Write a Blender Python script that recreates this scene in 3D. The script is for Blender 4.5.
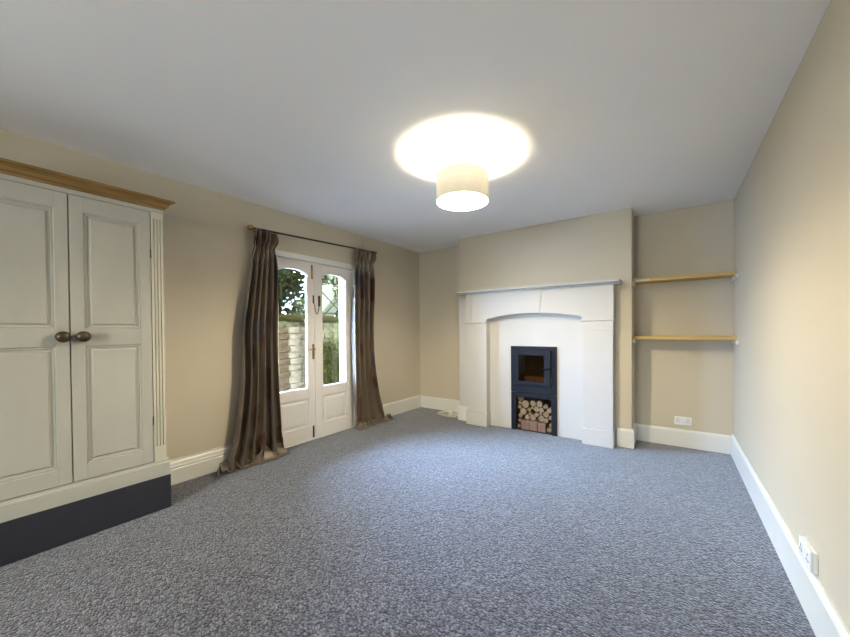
import bpy, bmesh, math, random
from mathutils import Vector, Matrix, noise
R = math.radians
PI = math.pi
scene = bpy.context.scene
for o in list(bpy.data.objects):
    bpy.data.objects.remove(o)
col = scene.collection

# ------------------------------------------------------------------ camera
cd = bpy.data.cameras.new('camera')
cam = bpy.data.objects.new('camera', cd); col.objects.link(cam)
yaw, pit, rol, CH = 0.59707, -0.01124, -0.00719, 1.22166
fw = Vector((-math.sin(yaw)*math.cos(pit), math.cos(yaw)*math.cos(pit), math.sin(pit)))
rt = fw.cross(Vector((0, 0, 1))).normalized(); up = rt.cross(fw)
r2 = rt*math.cos(rol) + up*math.sin(rol); u2 = up*math.cos(rol) - rt*math.sin(rol)
m = Matrix(((r2.x, u2.x, -fw.x, 0), (r2.y, u2.y, -fw.y, 0), (r2.z, u2.z, -fw.z, CH), (0, 0, 0, 1)))
cam.matrix_world = m
cd.sensor_width = 36.0
cd.lens = 339.2/850*36.0
cd.shift_x = -15.97/850
cd.shift_y = 15.27/850
cd.clip_start = 0.02
scene.camera = cam

# ------------------------------------------------------------------ look
scene.view_settings.view_transform = 'Standard'
scene.view_settings.look = 'None'
scene.view_settings.gamma = 1
scene.view_settings.exposure = 0.62
scene.view_settings.use_curve_mapping = False

# ------------------------------------------------------------------ sky
SKY = 170.0
w = bpy.data.worlds.new('sky'); scene.world = w; w.use_nodes = True
nt = w.node_tree; nt.nodes.clear()
wo = nt.nodes.new('ShaderNodeOutputWorld'); bg = nt.nodes.new('ShaderNodeBackground')
tc = nt.nodes.new('ShaderNodeTexCoord'); nz = nt.nodes.new('ShaderNodeTexNoise'); cr = nt.nodes.new('ShaderNodeValToRGB')
nz.inputs['Scale'].default_value = 3.0; nz.inputs['Detail'].default_value = 5
cr.color_ramp.elements[0].color = (0.38, 0.57, 1.0, 1); cr.color_ramp.elements[0].position = 0.35
cr.color_ramp.elements[1].color = (0.53, 0.70, 1.0, 1); cr.color_ramp.elements[1].position = 0.65
nt.links.new(tc.outputs['Generated'], nz.inputs['Vector']); nt.links.new(nz.outputs['Fac'], cr.inputs['Fac'])
nt.links.new(cr.outputs['Color'], bg.inputs['Color']); nt.links.new(bg.outputs[0], wo.inputs[0])
# overcast sky: zenith three times as bright as the horizon (standard overcast distribution)
sep = nt.nodes.new('ShaderNodeSeparateXYZ'); nt.links.new(tc.outputs['Generated'], sep.inputs[0])
mr = nt.nodes.new('ShaderNodeMapRange'); mr.inputs[1].default_value = 0; mr.inputs[2].default_value = 1
mr.inputs[3].default_value = SKY/3; mr.inputs[4].default_value = SKY
nt.links.new(sep.outputs['Z'], mr.inputs[0]); nt.links.new(mr.outputs[0], bg.inputs['Strength'])

def portal(name, loc, rot, sx, sy):
    l = bpy.data.lights.new(name, 'AREA'); l.shape = 'RECTANGLE'; l.size = sx; l.size_y = sy
    l.cycles.is_portal = True
    o = bpy.data.objects.new(name, l); o.location = loc; o.rotation_euler = rot; col.objects.link(o)
portal('door_portal', (-3.56, 2.37, 0.98), (0, R(-90), 0), 1.9, 1.0)
portal('fill_window_portal', (-1.3, -2.56, 1.5), (R(90), 0, 0), 1.3, 1.2)  # samples sky through the window added behind the camera for fill

LAMP = (-1.225, 2.083, 2.45)
LAMP_W = 86.0
bl = bpy.data.lights.new('bulb_light', 'POINT'); bl.energy = LAMP_W; bl.color = (1.0, 0.88, 0.62); bl.shadow_soft_size = 0.038
blo = bpy.data.objects.new('bulb_light', bl); blo.location = (LAMP[0], LAMP[1], 2.198); col.objects.link(blo)

# ------------------------------------------------------------------ materials
def newmat(name):
    m = bpy.data.materials.new(name); m.use_nodes = True
    n = m.node_tree; b = n.nodes['Principled BSDF']
    return m, n, b
def lk(n, a, b): n.links.new(a, b)
def mat(name, c, rough=0.6, metal=0.0, var=0.08, scale=6.0, bump=0.0, bscale=60.0, c2=None, stretch=(1, 1, 1), spec=0.5, detail=4):
    m, n, b = newmat(name)
    t = n.nodes.new('ShaderNodeTexCoord'); mp = n.nodes.new('ShaderNodeMapping'); mp.inputs['Scale'].default_value = stretch
    lk(n, t.outputs['Object'], mp.inputs['Vector'])
    z = n.nodes.new('ShaderNodeTexNoise'); z.inputs['Scale'].default_value = scale; z.inputs['Detail'].default_value = detail
    lk(n, mp.outputs[0], z.inputs['Vector'])
    r = n.nodes.new('ShaderNodeValToRGB')
    r.color_ramp.elements[0].position = 0.3; r.color_ramp.elements[1].position = 0.7
    if c2 is None: c2 = [x*(1-var*2) for x in c]
    r.color_ramp.elements[0].color = (*c2, 1); r.color_ramp.elements[1].color = (*c, 1)
    lk(n, z.outputs['Fac'], r.inputs['Fac']); lk(n, r.outputs['Color'], b.inputs['Base Color'])
    b.inputs['Roughness'].default_value = rough; b.inputs['Metallic'].default_value = metal
    b.inputs['Specular IOR Level'].default_value = spec
    if bump:
        z2 = n.nodes.new('ShaderNodeTexNoise'); z2.inputs['Scale'].default_value = bscale; z2.inputs['Detail'].default_value = 3
        lk(n, mp.outputs[0], z2.inputs['Vector'])
        bp = n.nodes.new('ShaderNodeBump'); bp.inputs['Strength'].default_value = bump; bp.inputs['Distance'].default_value = 0.01
        lk(n, z2.outputs['Fac'], bp.inputs['Height']); lk(n, bp.outputs[0], b.inputs['Normal'])
    return m
M = {}
M['wall'] = mat('cream_wall_paint', (0.53, 0.472, 0.368), 0.75, var=0.012, scale=1.5, bump=0.05, bscale=25, spec=0.3)
M['ceiling'] = mat('ceiling_paint', (0.93, 0.925, 0.935), 0.85, var=0.012, scale=1.2, bump=0.08, bscale=9, spec=0.2)
M['trim'] = mat('white_gloss_paint', (0.68, 0.67, 0.63), 0.35, var=0.015, scale=5)
M['door_paint'] = mat('white_door_paint', (0.66, 0.62, 0.58), 0.4, var=0.02, scale=5)
M['surround'] = mat('cream_plaster_paint', (0.505, 0.488, 0.462), 0.6, var=0.015, scale=4, bump=0.05, bscale=30)
M['wardrobe'] = mat('chalky_offwhite_paint', (0.385, 0.375, 0.325), 0.55, var=0.045, scale=5, stretch=(1, 1, .35), bump=0.06, bscale=40)
M['flute'] = mat('worn_cream_paint', (0.50, 0.47, 0.38), 0.55, var=0.05, scale=7, stretch=(1, 1, .3))
M['navy'] = mat('navy_paint', (0.017, 0.018, 0.028), 0.6, var=0.12, scale=9, c2=(0.013, 0.014, 0.022))
M['pine'] = None
M['iron'] = mat('blue_black_stove_paint', (0.010, 0.013, 0.022), 0.5, var=0.1, scale=10, spec=0.22)
M['soot'] = mat('sooty_steel', (0.035, 0.030, 0.026), 0.9)
M['firebrick'] = mat('buff_firebrick', (0.26, 0.19, 0.10), 0.9, var=0.2, scale=12)
M['brass'] = mat('aged_brass', (0.42, 0.27, 0.10), 0.35, metal=1, var=0.2, scale=20)
M['dark_brass'] = mat('dark_bronze', (0.10, 0.07, 0.045), 0.4, metal=1, var=0.2, scale=20)
M['rod'] = mat('dark_rod_metal', (0.05, 0.045, 0.045), 0.4, metal=0.7)
M['plastic'] = mat('white_plastic', (0.75, 0.75, 0.75), 0.3, var=0.01)
M['pin'] = mat('dark_slot', (0.02, 0.02, 0.02), 0.6)
M['greybox'] = mat('grey_plastic', (0.30, 0.30, 0.29), 0.5)
M['cable'] = mat('cream_cable', (0.80, 0.74, 0.58), 0.5)
M['bark'] = mat('log_bark', (0.22, 0.14, 0.08), 0.9, var=0.25, scale=30, bump=0.5, bscale=40)
M['redbrick'] = mat('pinkish_red_brick', (0.24, 0.145, 0.115), 0.9, var=0.15, scale=25, bump=0.3, bscale=60)
M['knob'] = mat('dark_varnished_wood', (0.060, 0.032, 0.010), 0.35, var=0.25, scale=14, stretch=(4, 1, 1))
M['label'] = mat('white_paint_smear', (0.6, 0.58, 0.52), 0.7)
# pine
def wood(name, a, b_, c, st, rough=0.5):
    m, n, b = newmat(name)
    t = n.nodes.new('ShaderNodeTexCoord'); mp = n.nodes.new('ShaderNodeMapping'); mp.inputs['Scale'].default_value = st
    lk(n, t.outputs['Object'], mp.inputs['Vector'])
    z = n.nodes.new('ShaderNodeTexNoise'); z.inputs['Scale'].default_value = 9; z.inputs['Detail'].default_value = 6; z.inputs['Distortion'].default_value = 0.6
    lk(n, mp.outputs[0], z.inputs['Vector'])
    r = n.nodes.new('ShaderNodeValToRGB'); e = r.color_ramp.elements
    e[0].position = 0.33; e[0].color = (*a, 1); e[1].position = 0.68; e[1].color = (*c, 1)
    x = e.new(0.5); x.color = (*b_, 1)
    lk(n, z.outputs['Fac'], r.inputs['Fac'])
    # knots
    v = n.nodes.new('ShaderNodeTexVoronoi'); v.inputs['Scale'].default_value = 3.2
    mp2 = n.nodes.new('ShaderNodeMapping'); mp2.inputs['Scale'].default_value = tuple(0.6 if s < 1 else 1.6 for s in st)
    lk(n, t.outputs['Object'], mp2.inputs['Vector']); lk(n, mp2.outputs[0], v.inputs['Vector'])
    k = n.nodes.new('ShaderNodeMapRange'); k.inputs[1].default_value = 0.05; k.inputs[2].default_value = 0.085; k.inputs[3].default_value = 1; k.inputs[4].default_value = 0
    lk(n, v.outputs['Distance'], k.inputs[0])
    mx = n.nodes.new('ShaderNodeMixRGB'); mx.inputs[2].default_value = (a[0]*.4, a[1]*.35, a[2]*.3, 1)
    lk(n, k.outputs[0], mx.inputs[0]); lk(n, r.outputs[0], mx.inputs[1]); lk(n, mx.outputs[0], b.inputs['Base Color'])
    b.inputs['Roughness'].default_value = rough
    return m
M['pine'] = wood('bare_pine', (0.36, 0.23, 0.06), (0.45, 0.295, 0.085), (0.52, 0.36, 0.12), (0.4, 6, 6))
M['cornice'] = wood('stained_pine', (0.150, 0.083, 0.021), (0.195, 0.112, 0.028), (0.235, 0.14, 0.038), (6, 0.5, 6))
# log cut face: rings in object space round Y
m, n, b = newmat('log_end'); M['log_end'] = m
t = n.nodes.new('ShaderNodeTexCoord'); wv = n.nodes.new('ShaderNodeTexWave'); wv.wave_type = 'RINGS'; wv.rings_direction = 'Y'
wv.inputs['Scale'].default_value = 45; wv.inputs['Distortion'].default_value = 1.2; wv.inputs['Detail'].default_value = 2
lk(n, t.outputs['Object'], wv.inputs['Vector'])
r = n.nodes.new('ShaderNodeValToRGB'); r.color_ramp.elements[0].color = (0.13, 0.09, 0.055, 1); r.color_ramp.elements[1].color = (0.34, 0.25, 0.155, 1)
lk(n, wv.outputs['Fac'], r.inputs['Fac']); lk(n, r.outputs[0], b.inputs['Base Color']); b.inputs['Roughness'].default_value = 0.9
# carpet
m, n, b = newmat('grey_loop_carpet'); M['carpet'] = m
t = n.nodes.new('ShaderNodeTexCoord')
mp = n.nodes.new('ShaderNodeMapping'); mp.inputs['Rotation'].default_value = (0, 0, R(-34)); mp.inputs['Scale'].default_value = (0.8, 1.5, 1)
lk(n, t.outputs['Object'], mp.inputs['Vector'])
v = n.nodes.new('ShaderNodeTexVoronoi'); v.inputs['Scale'].default_value = 92; v.inputs['Randomness'].default_value = 0.85
lk(n, mp.outputs[0], v.inputs['Vector'])
sx = n.nodes.new('ShaderNodeSeparateColor'); lk(n, v.outputs['Color'], sx.inputs[0])
r = n.nodes.new('ShaderNodeValToRGB'); e = r.color_ramp.elements
e[0].position = 0; e[0].color = (0.030, 0.033, 0.048, 1); e[1].position = 1; e[1].color = (0.185, 0.190, 0.235, 1)
x = e.new(0.5); x.color = (0.079, 0.084, 0.113, 1)
lk(n, sx.outputs[0], r.inputs['Fac'])
dr = n.nodes.new('ShaderNodeMapRange'); dr.inputs[1].default_value = 0.2; dr.inputs[2].default_value = 0.75; dr.inputs[3].default_value = 1.15; dr.inputs[4].default_value = 0.6
lk(n, v.outputs['Distance'], dr.inputs[0])
nb = n.nodes.new('ShaderNodeTexNoise'); nb.inputs['Scale'].default_value = 2.2; nb.inputs['Detail'].default_value = 4; lk(n, t.outputs['Object'], nb.inputs['Vector'])
nr = n.nodes.new('ShaderNodeMapRange'); nr.inputs[1].default_value = 0.3; nr.inputs[2].default_value = 0.7; nr.inputs[3].default_value = 0.9; nr.inputs[4].default_value = 1.1
lk(n, nb.outputs['Fac'], nr.inputs[0])
mu = n.nodes.new('ShaderNodeMath'); mu.operation = 'MULTIPLY'; lk(n, dr.outputs[0], mu.inputs[0]); lk(n, nr.outputs[0], mu.inputs[1])
vm = n.nodes.new('ShaderNodeVectorMath'); vm.operation = 'SCALE'; lk(n, r.outputs[0], vm.inputs[0]); lk(n, mu.outputs[0], vm.inputs['Scale'])
lk(n, vm.outputs[0], b.inputs['Base Color']); b.inputs['Roughness'].default_value = 0.95; b.inputs['Specular IOR Level'].default_value = 0.1
b.inputs['Sheen Weight'].default_value = 0.6; b.inputs['Sheen Roughness'].default_value = 0.4
bp = n.nodes.new('ShaderNodeBump'); bp.inputs['Strength'].default_value = 0.8; bp.inputs['Distance'].default_value = 0.007; bp.invert = True
lk(n, v.outputs['Distance'], bp.inputs['Height']); lk(n, bp.outputs[0], b.inputs['Normal'])
# curtain fabric
m, n, b = newmat('floral_taupe_fabric'); M['curtain'] = m
t = n.nodes.new('ShaderNodeTexCoord')
uvs = n.nodes.new('ShaderNodeMapping'); uvs.inputs['Scale'].default_value = (1, 1, 1); lk(n, t.outputs['UV'], uvs.inputs['Vector'])
ds = n.nodes.new('ShaderNodeTexNoise'); ds.inputs['Scale'].default_value = 9; ds.inputs['Detail'].default_value = 4; lk(n, uvs.outputs[0], ds.inputs['Vector'])
ad = n.nodes.new('ShaderNodeVectorMath'); ad.operation = 'MULTIPLY_ADD'; lk(n, ds.outputs['Color'], ad.inputs[0]); ad.inputs[1].default_value = (0.16, 0.16, 0); lk(n, uvs.outputs[0], ad.inputs[2])
vo = n.nodes.new('ShaderNodeTexVoronoi'); vo.inputs['Scale'].default_value = 2.6; vo.inputs['Randomness'].default_value = 0.7; lk(n, ad.outputs[0], vo.inputs['Vector'])
bl_ = n.nodes.new('ShaderNodeMapRange'); bl_.inputs[1].default_value = 0.36; bl_.inputs[2].default_value = 0.44; bl_.inputs[3].default_value = 1; bl_.inputs[4].default_value = 0; lk(n, vo.outputs['Distance'], bl_.inputs[0])
sc = n.nodes.new('ShaderNodeSeparateColor'); lk(n, vo.outputs['Color'], sc.inputs[0])
fr = n.nodes.new('ShaderNodeValToRGB'); fr.color_ramp.interpolation = 'CONSTANT'; e = fr.color_ramp.elements
e[0].position = 0; e[0].color = (0.046, 0.014, 0.007, 1); e[1].position = 0.45; e[1].color = (0.042, 0.043, 0.058, 1)
x = e.new(0.75); x.color = (0.070, 0.034, 0.017, 1)
lk(n, sc.outputs[0], fr.inputs['Fac'])
n3 = n.nodes.new('ShaderNodeTexNoise'); n3.inputs['Scale'].default_value = 26; n3.inputs['Detail'].default_value = 5; lk(n, uvs.outputs[0], n3.inputs['Vector'])
pr = n.nodes.new('ShaderNodeMapRange'); pr.inputs[1].default_value = 0.28; pr.inputs[2].default_value = 0.42; lk(n, n3.outputs['Fac'], pr.inputs[0])
mm = n.nodes.new('ShaderNodeMath'); mm.operation = 'MULTIPLY'; lk(n, bl_.outputs[0], mm.inputs[0]); lk(n, pr.outputs[0], mm.inputs[1])
mx = n.nodes.new('ShaderNodeMixRGB'); mx.inputs[1].default_value = (0.106, 0.074, 0.045, 1); lk(n, mm.outputs[0], mx.inputs[0]); lk(n, fr.outputs[0], mx.inputs[2])
lk(n, mx.outputs[0], b.inputs['Base Color']); b.inputs['Roughness'].default_value = 0.38; b.inputs['Sheen Weight'].default_value = 0.35
b.inputs['Specular IOR Level'].default_value = 0.4
# glass
def glassmat(name, tint, rough=0.0):
    m = bpy.data.materials.new(name); m.use_nodes = True; n = m.node_tree; n.nodes.clear()
    o = n.nodes.new('ShaderNodeOutputMaterial'); a = n.nodes.new('ShaderNodeBsdfTransparent'); g = n.nodes.new('ShaderNodeBsdfGlossy'); f = n.nodes.new('ShaderNodeFresnel'); x = n.nodes.new('ShaderNodeMixShader')
    a.inputs[0].default_value = (*tint, 1); g.inputs['Roughness'].default_value = rough; f.inputs['IOR'].default_value = 1.45
    lk(n, f.outputs[0], x.inputs[0]); lk(n, a.outputs[0], x.inputs[1]); lk(n, g.outputs[0], x.inputs[2]); lk(n, x.outputs[0], o.inputs[0])
    return m
M['glass'] = glassmat('clear_glass', (0.93, 0.96, 0.95))
M['fill_tint_glass'] = glassmat('fill_tint_glass', (0.74, 0.64, 0.50))  # invented tint, warms the fill light from the added rear window
M['smoked'] = glassmat('sooty_stove_glass', (0.80, 0.66, 0.50), 0.08)
# shade
m = bpy.data.materials.new('cream_shade_fabric'); m.use_nodes = True; n = m.node_tree; n.nodes.clear(); M['shade'] = m
o = n.nodes.new('ShaderNodeOutputMaterial'); a = n.nodes.new('ShaderNodeBsdfTranslucent'); g = n.nodes.new('ShaderNodeBsdfDiffuse'); x = n.nodes.new('ShaderNodeMixShader')
t = n.nodes.new('ShaderNodeTexCoord'); z = n.nodes.new('ShaderNodeTexNoise'); z.inputs['Scale'].default_value = 40; lk(n, t.outputs['Object'], z.inputs['Vector'])
rr = n.nodes.new('ShaderNodeValToRGB'); rr.color_ramp.elements[0].color = (0.38, 0.36, 0.32, 1); rr.color_ramp.elements[1].color = (0.44, 0.42, 0.38, 1); lk(n, z.outputs['Fac'], rr.inputs[0])
lk(n, rr.outputs[0], a.inputs[0]); lk(n, rr.outputs[0], g.inputs[0]); x.inputs[0].default_value = 0.994
lk(n, a.outputs[0], x.inputs[1]); lk(n, g.outputs[0], x.inputs[2]); lk(n, x.outputs[0], o.inputs[0])
m = bpy.data.materials.new('lit_bulb_glass'); m.use_nodes = True; n = m.node_tree; b = n.nodes['Principled BSDF']; M['bulb'] = m
b.inputs['Emission Color'].default_value = (1, 0.75, 0.45, 1); b.inputs['Emission Strength'].default_value = 6
# exterior
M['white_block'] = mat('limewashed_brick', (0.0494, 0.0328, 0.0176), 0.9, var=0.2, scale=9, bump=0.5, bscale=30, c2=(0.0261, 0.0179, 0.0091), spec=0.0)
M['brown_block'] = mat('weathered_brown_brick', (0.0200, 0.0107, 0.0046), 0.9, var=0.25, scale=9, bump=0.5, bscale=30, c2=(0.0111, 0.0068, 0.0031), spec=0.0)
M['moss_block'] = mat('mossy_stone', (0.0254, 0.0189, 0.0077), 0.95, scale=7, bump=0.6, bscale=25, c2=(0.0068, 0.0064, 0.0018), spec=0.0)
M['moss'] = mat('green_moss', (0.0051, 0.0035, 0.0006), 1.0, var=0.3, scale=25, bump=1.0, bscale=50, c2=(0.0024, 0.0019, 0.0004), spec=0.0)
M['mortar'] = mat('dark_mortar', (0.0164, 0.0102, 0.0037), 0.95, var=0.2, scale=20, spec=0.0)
M['render'] = mat('cream_masonry_paint', (0.20, 0.175, 0.12), 0.8, var=0.04, scale=6, spec=0.1)
M['paving'] = mat('paving_stone', (0.66, 0.64, 0.60), 0.9, var=0.15, scale=5)
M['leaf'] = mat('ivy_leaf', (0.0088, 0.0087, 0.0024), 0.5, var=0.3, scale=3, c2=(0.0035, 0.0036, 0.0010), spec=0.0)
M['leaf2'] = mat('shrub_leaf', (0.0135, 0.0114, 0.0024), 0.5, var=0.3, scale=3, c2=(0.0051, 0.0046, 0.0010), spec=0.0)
M['twig'] = mat('weathered_timber', (0.0087, 0.0048, 0.0021), 0.8, var=0.2, scale=20, spec=0.0)
M['shed'] = mat('pale_shed_roof', (0.0199, 0.0179, 0.0087), 0.6, var=0.05, scale=3, spec=0.0)
M['postpaint'] = mat('white_post_paint', (0.0693, 0.0511, 0.0258), 0.7, var=0.1, scale=6, spec=0.0)

# ------------------------------------------------------------------ helpers
def box(bm, x0, x1, y0, y1, z0, z1):
    vs = [bm.verts.new((x, y, z)) for x in (x0, x1) for y in (y0, y1) for z in (z0, z1)]
    for f in ((0, 1, 3, 2), (4, 6, 7, 5), (0, 4, 5, 1), (2, 3, 7, 6), (0, 2, 6, 4), (1, 5, 7, 3)):
        bm.faces.new([vs[i] for i in f])
    return bm
def B(*a):
    bm = bmesh.new()
    if a: box(bm, *a)
    return bm
def prism(bm, pts, axis, a, b):
    """extrude a closed 2-D outline along axis from a to b; pts are the two other coordinates in xyz order"""
    def P(p, t):
        q = list(p); q.insert(axis, t); return q
    A = [bm.verts.new(P(p, a)) for p in pts]; Bv = [bm.verts.new(P(p, b)) for p in pts]
    n = len(pts)
    for i in range(n): bm.faces.new((A[i], A[(i+1) % n], Bv[(i+1) % n], Bv[i]))
    bm.faces.new(A[::-1]); bm.faces.new(Bv)
    return bm
def lathe(bm, prof, c, axis=2, n=24, caps=True):
    """prof: list of (radius, t)"""
    c = Vector(c); rings = []
    for r_, t_ in prof:
        ring = []
        for k in range(n):
            a = 2*PI*k/n; u, v = r_*math.cos(a), r_*math.sin(a)
            q = [u, v]; q.insert(axis, t_); ring.append(bm.verts.new(Vector(q)+c))
        rings.append(ring)
    for i in range(len(rings)-1):
        for k in range(n):
            bm.faces.new((rings[i][k], rings[i][(k+1) % n], rings[i+1][(k+1) % n], rings[i+1][k]))
    if caps:
        bm.faces.new(rings[0][::-1]); bm.faces.new(rings[-1])
    return bm
def tube(bm, pts, r_, n=8):
    pts = [Vector(p) for p in pts]; rings = []
    prev = None
    for i, p in enumerate(pts):
        d = (pts[min(i+1, len(pts)-1)] - pts[max(i-1, 0)]).normalized()
        a = d.cross(Vector((0, 0, 1)))
        if a.length < 0.05: a = d.cross(Vector((1, 0, 0)))
        a.normalize()
        if prev is not None and a.dot(prev) < 0: a = -a
        prev = a; b_ = d.cross(a)
        rr_ = r_ if not isinstance(r_, (list, tuple)) else r_[i]
        rings.append([bm.verts.new(p + (a*math.cos(2*PI*k/n) + b_*math.sin(2*PI*k/n))*rr_) for k in range(n)])
    for i in range(len(rings)-1):
        for k in range(n):
            bm.faces.new((rings[i][k], rings[i][(k+1) % n], rings[i+1][(k+1) % n], rings[i+1][k]))
    bm.faces.new(rings[0][::-1]); bm.faces.new(rings[-1])
    return bm
def mk(name, bm, material, parent=None, bevel=0, smooth=False, kind=None, solid=0):
    bmesh.ops.recalc_face_normals(bm, faces=bm.faces)
    me = bpy.data.meshes.new(name)
    off = Vector((0, 0, 0)); q = parent
    while q is not None:
        off += q.location; q = q.parent
    if parent is not None: bmesh.ops.translate(bm, verts=bm.verts, vec=-off)
    bm.to_mesh(me); bm.free()
    if smooth:
        for p in me.polygons: p.use_smooth = True
    me.materials.append(material)
    o = bpy.data.objects.new(name, me); col.objects.link(o)
    if parent is not None: o.parent = parent
    if bevel:
        md = o.modifiers.new('bevel', 'BEVEL'); md.width = bevel; md.segments = 2; md.limit_method = 'ANGLE'; md.angle_limit = R(35)
    if solid:
        md = o.modifiers.new('solid', 'SOLIDIFY'); md.thickness = solid
    if kind: o['kind'] = kind
    return o
def thing(name, label, cat, loc=(0, 0, 0), group=None, kind=None):
    o = bpy.data.objects.new(name, None); o.empty_display_size = 0.1; col.objects.link(o); o.location = loc
    o['label'] = label; o['category'] = cat
    if group: o['group'] = group
    if kind: o['kind'] = kind
    return o
def struct(name, bm, material, label=None, bevel=0, parent=None, smooth=False):
    o = mk(name, bm, material, parent, bevel, smooth)
    if parent is None:
        o['kind'] = 'structure'
        if label: o['label'] = label
    return o
def tag(o, label, cat, group=None):
    o['label'] = label; o['category'] = cat
    if group: o['group'] = group
    return o

XL, XR, YA, YC, H = -3.319, 0.494, 4.283, 3.951, 2.45
BX0, BX1 = -2.383, -0.337      # chimney breast
YB = -2.4                      # wall behind the camera
# ------------------------------------------------------------------ room shell
f = B(XL-0.06, XR+0.2, YB-0.2, YA+0.2, -0.12, 0.0)
struct('floor', f, M['carpet'], 'grey flecked loop-pile carpet covering the room floor')
struct('ceiling', B(XL-0.06, XR+0.2, YB-0.2, YA+0.2, H, H+0.15), M['ceiling'], 'flat white painted ceiling')
DY0, DY1, DZ = 1.80, 2.957, 2.045      # door opening
bm = B(XL-0.06, XL, YB-0.2, DY0, 0, H); box(bm, XL-0.06, XL, DY1, YA+0.2, 0, H); box(bm, XL-0.06, XL, DY0, DY1, DZ, H)
struct('wall_left', bm, M['wall'], 'cream painted wall with the garden doors')
bm = B(XL-0.22, XL-0.062, YB-0.2, 1.87, -0.1, 6); box(bm, XL-0.22, XL-0.062, 2.875, YA+0.5, -0.1, 6); box(bm, XL-0.22, XL-0.062, 1.87, 2.875, 1.97, 6)
struct('wall_outer', bm, M['render'], 'cream rendered outside face of the garden wall of the house')
struct('wall_right', B(XR, XR+0.2, YB-0.2, YA+0.2, 0, H), M['wall'], 'long plain cream wall on the right')
struct('wall_far', B(XL-0.06, XR+0.2, YA, YA+0.2, 0, H), M['wall'], 'cream wall at the back of both alcoves')
bm = B(XL-0.06, -1.95, YB-0.15, YB, 0, H); box(bm, -0.65, XR+0.2, YB-0.15, YB, 0, H); box(bm, -1.95, -0.65, YB-0.15, YB, 0, 0.9); box(bm, -1.95, -0.65, YB-0.15, YB, 2.1, H)
struct('wall_near', bm, M['wall'], 'cream wall behind the viewer')
# chimney breast with the fire opening cut through its face
OX0, OX1, OZ = -1.60, -1.11, 0.99
bm = B(BX0, OX0, YC, YA-0.001, 0, H); box(bm, OX1, BX1, YC, YA-0.001, 0, H); box(bm, OX0, OX1, YC, YA-0.001, OZ, H)
struct('wall_chimney', bm, M['wall'], 'cream chimney breast standing forward of the alcoves')
# added window behind the viewer, unseen, lets in fill light
fill_win = thing('fill_window_1', 'added white framed window behind the viewer, unseen, for fill light', 'window', (-1.3, YB, 0.9), kind='structure'); del fill_win['category']
bm = bmesh.new()
for a in ((-1.95, -1.89, .9, 2.1), (-0.71, -0.65, .9, 2.1), (-1.89, -0.71, .9, .97), (-1.89, -0.71, 2.03, 2.1), (-1.89, -0.71, 1.48, 1.52)):
    box(bm, a[0], a[1], YB-0.09, YB-0.03, a[2], a[3])
mk('fill_window_frame', bm, M['trim'], fill_win, 0.004)
mk('fill_window_glass', B(-1.89, -0.71, YB-0.062, YB-0.058, .97, 2.03), M['fill_tint_glass'], fill_win)
mk('fill_window_sill', B(-2.0, -0.6, YB-0.02, YB+0.06, .875, .9), M['trim'], fill_win, 0.004)

# skirting boards
def skirt_profile(h, t, ogee):
    if ogee: return [(0, 0), (t, 0), (t, h*.60), (t*.72, h*.64), (t*.80, h*.70), (t*.62, h*.76), (t*.55, h*.86), (t*.30, h*.93), (t*.30, h), (0, h)]
    return [(0, 0), (t, 0), (t, h-.022), (t*.75, h-.008), (t*.35, h), (0, h)]
def skirt_x(name, xw, y0, y1, side, h=.178, t=.02, ogee=False, label=None):
    bm = prism(bmesh.new(), [(xw+side*a, z) for a, z in skirt_profile(h, t, ogee)], 1, y0, y1)
    return struct(name, bm, M['trim'], label)
def skirt_y(name, yw, x0, x1, h=.178, t=.02, label=None):
    bm = bmesh.new(); pr_ = [(yw-a, z) for a, z in skirt_profile(h, t, False)]
    prism(bm, pr_, 0, x0, x1)
    return struct(name, bm, M['trim'], label)
skirt_x('baseboard_left', XL, 0.88, DY0-0.003, 1, .195, .03, True, 'moulded white skirting between wardrobe and garden doors')
skirt_x('baseboard_left', XL, DY1+0.003, YA-0.021, 1, .188, .022, False, 'white skirting from garden doors to the far left corner')
skirt_y('baseboard_far', YA, XL+0.0005, BX0-0.0005, .18, label='white skirting at the back of the left alcove')
skirt_y('baseboard_far', YA, BX1+0.0005, XR-0.021, .178, label='white skirting at the back of the right alcove under the shelves')
skirt_x('baseboard_right', XR, YB+.001, YA-0.0205, -1, .2, .022, label='long white skirting along the right wall')
skirt_y('baseboard_chimney', YC, -0.468, BX1+0.022, .19, .022, label='short white skirting block right of the fireplace')
skirt_x('baseboard_alcove', BX1, YC+.001, YA-.021, 1, .19, .02, label='white skirting on the right cheek of the chimney breast')
skirt_y('baseboard_chimney', YC, BX0-0.02, -2.262, .19, .022, label='short white skirting block left of the fireplace')
skirt_y('baseboard_near', YB+.021, XL, XR-.03, .178, label='white skirting behind the viewer')

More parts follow.
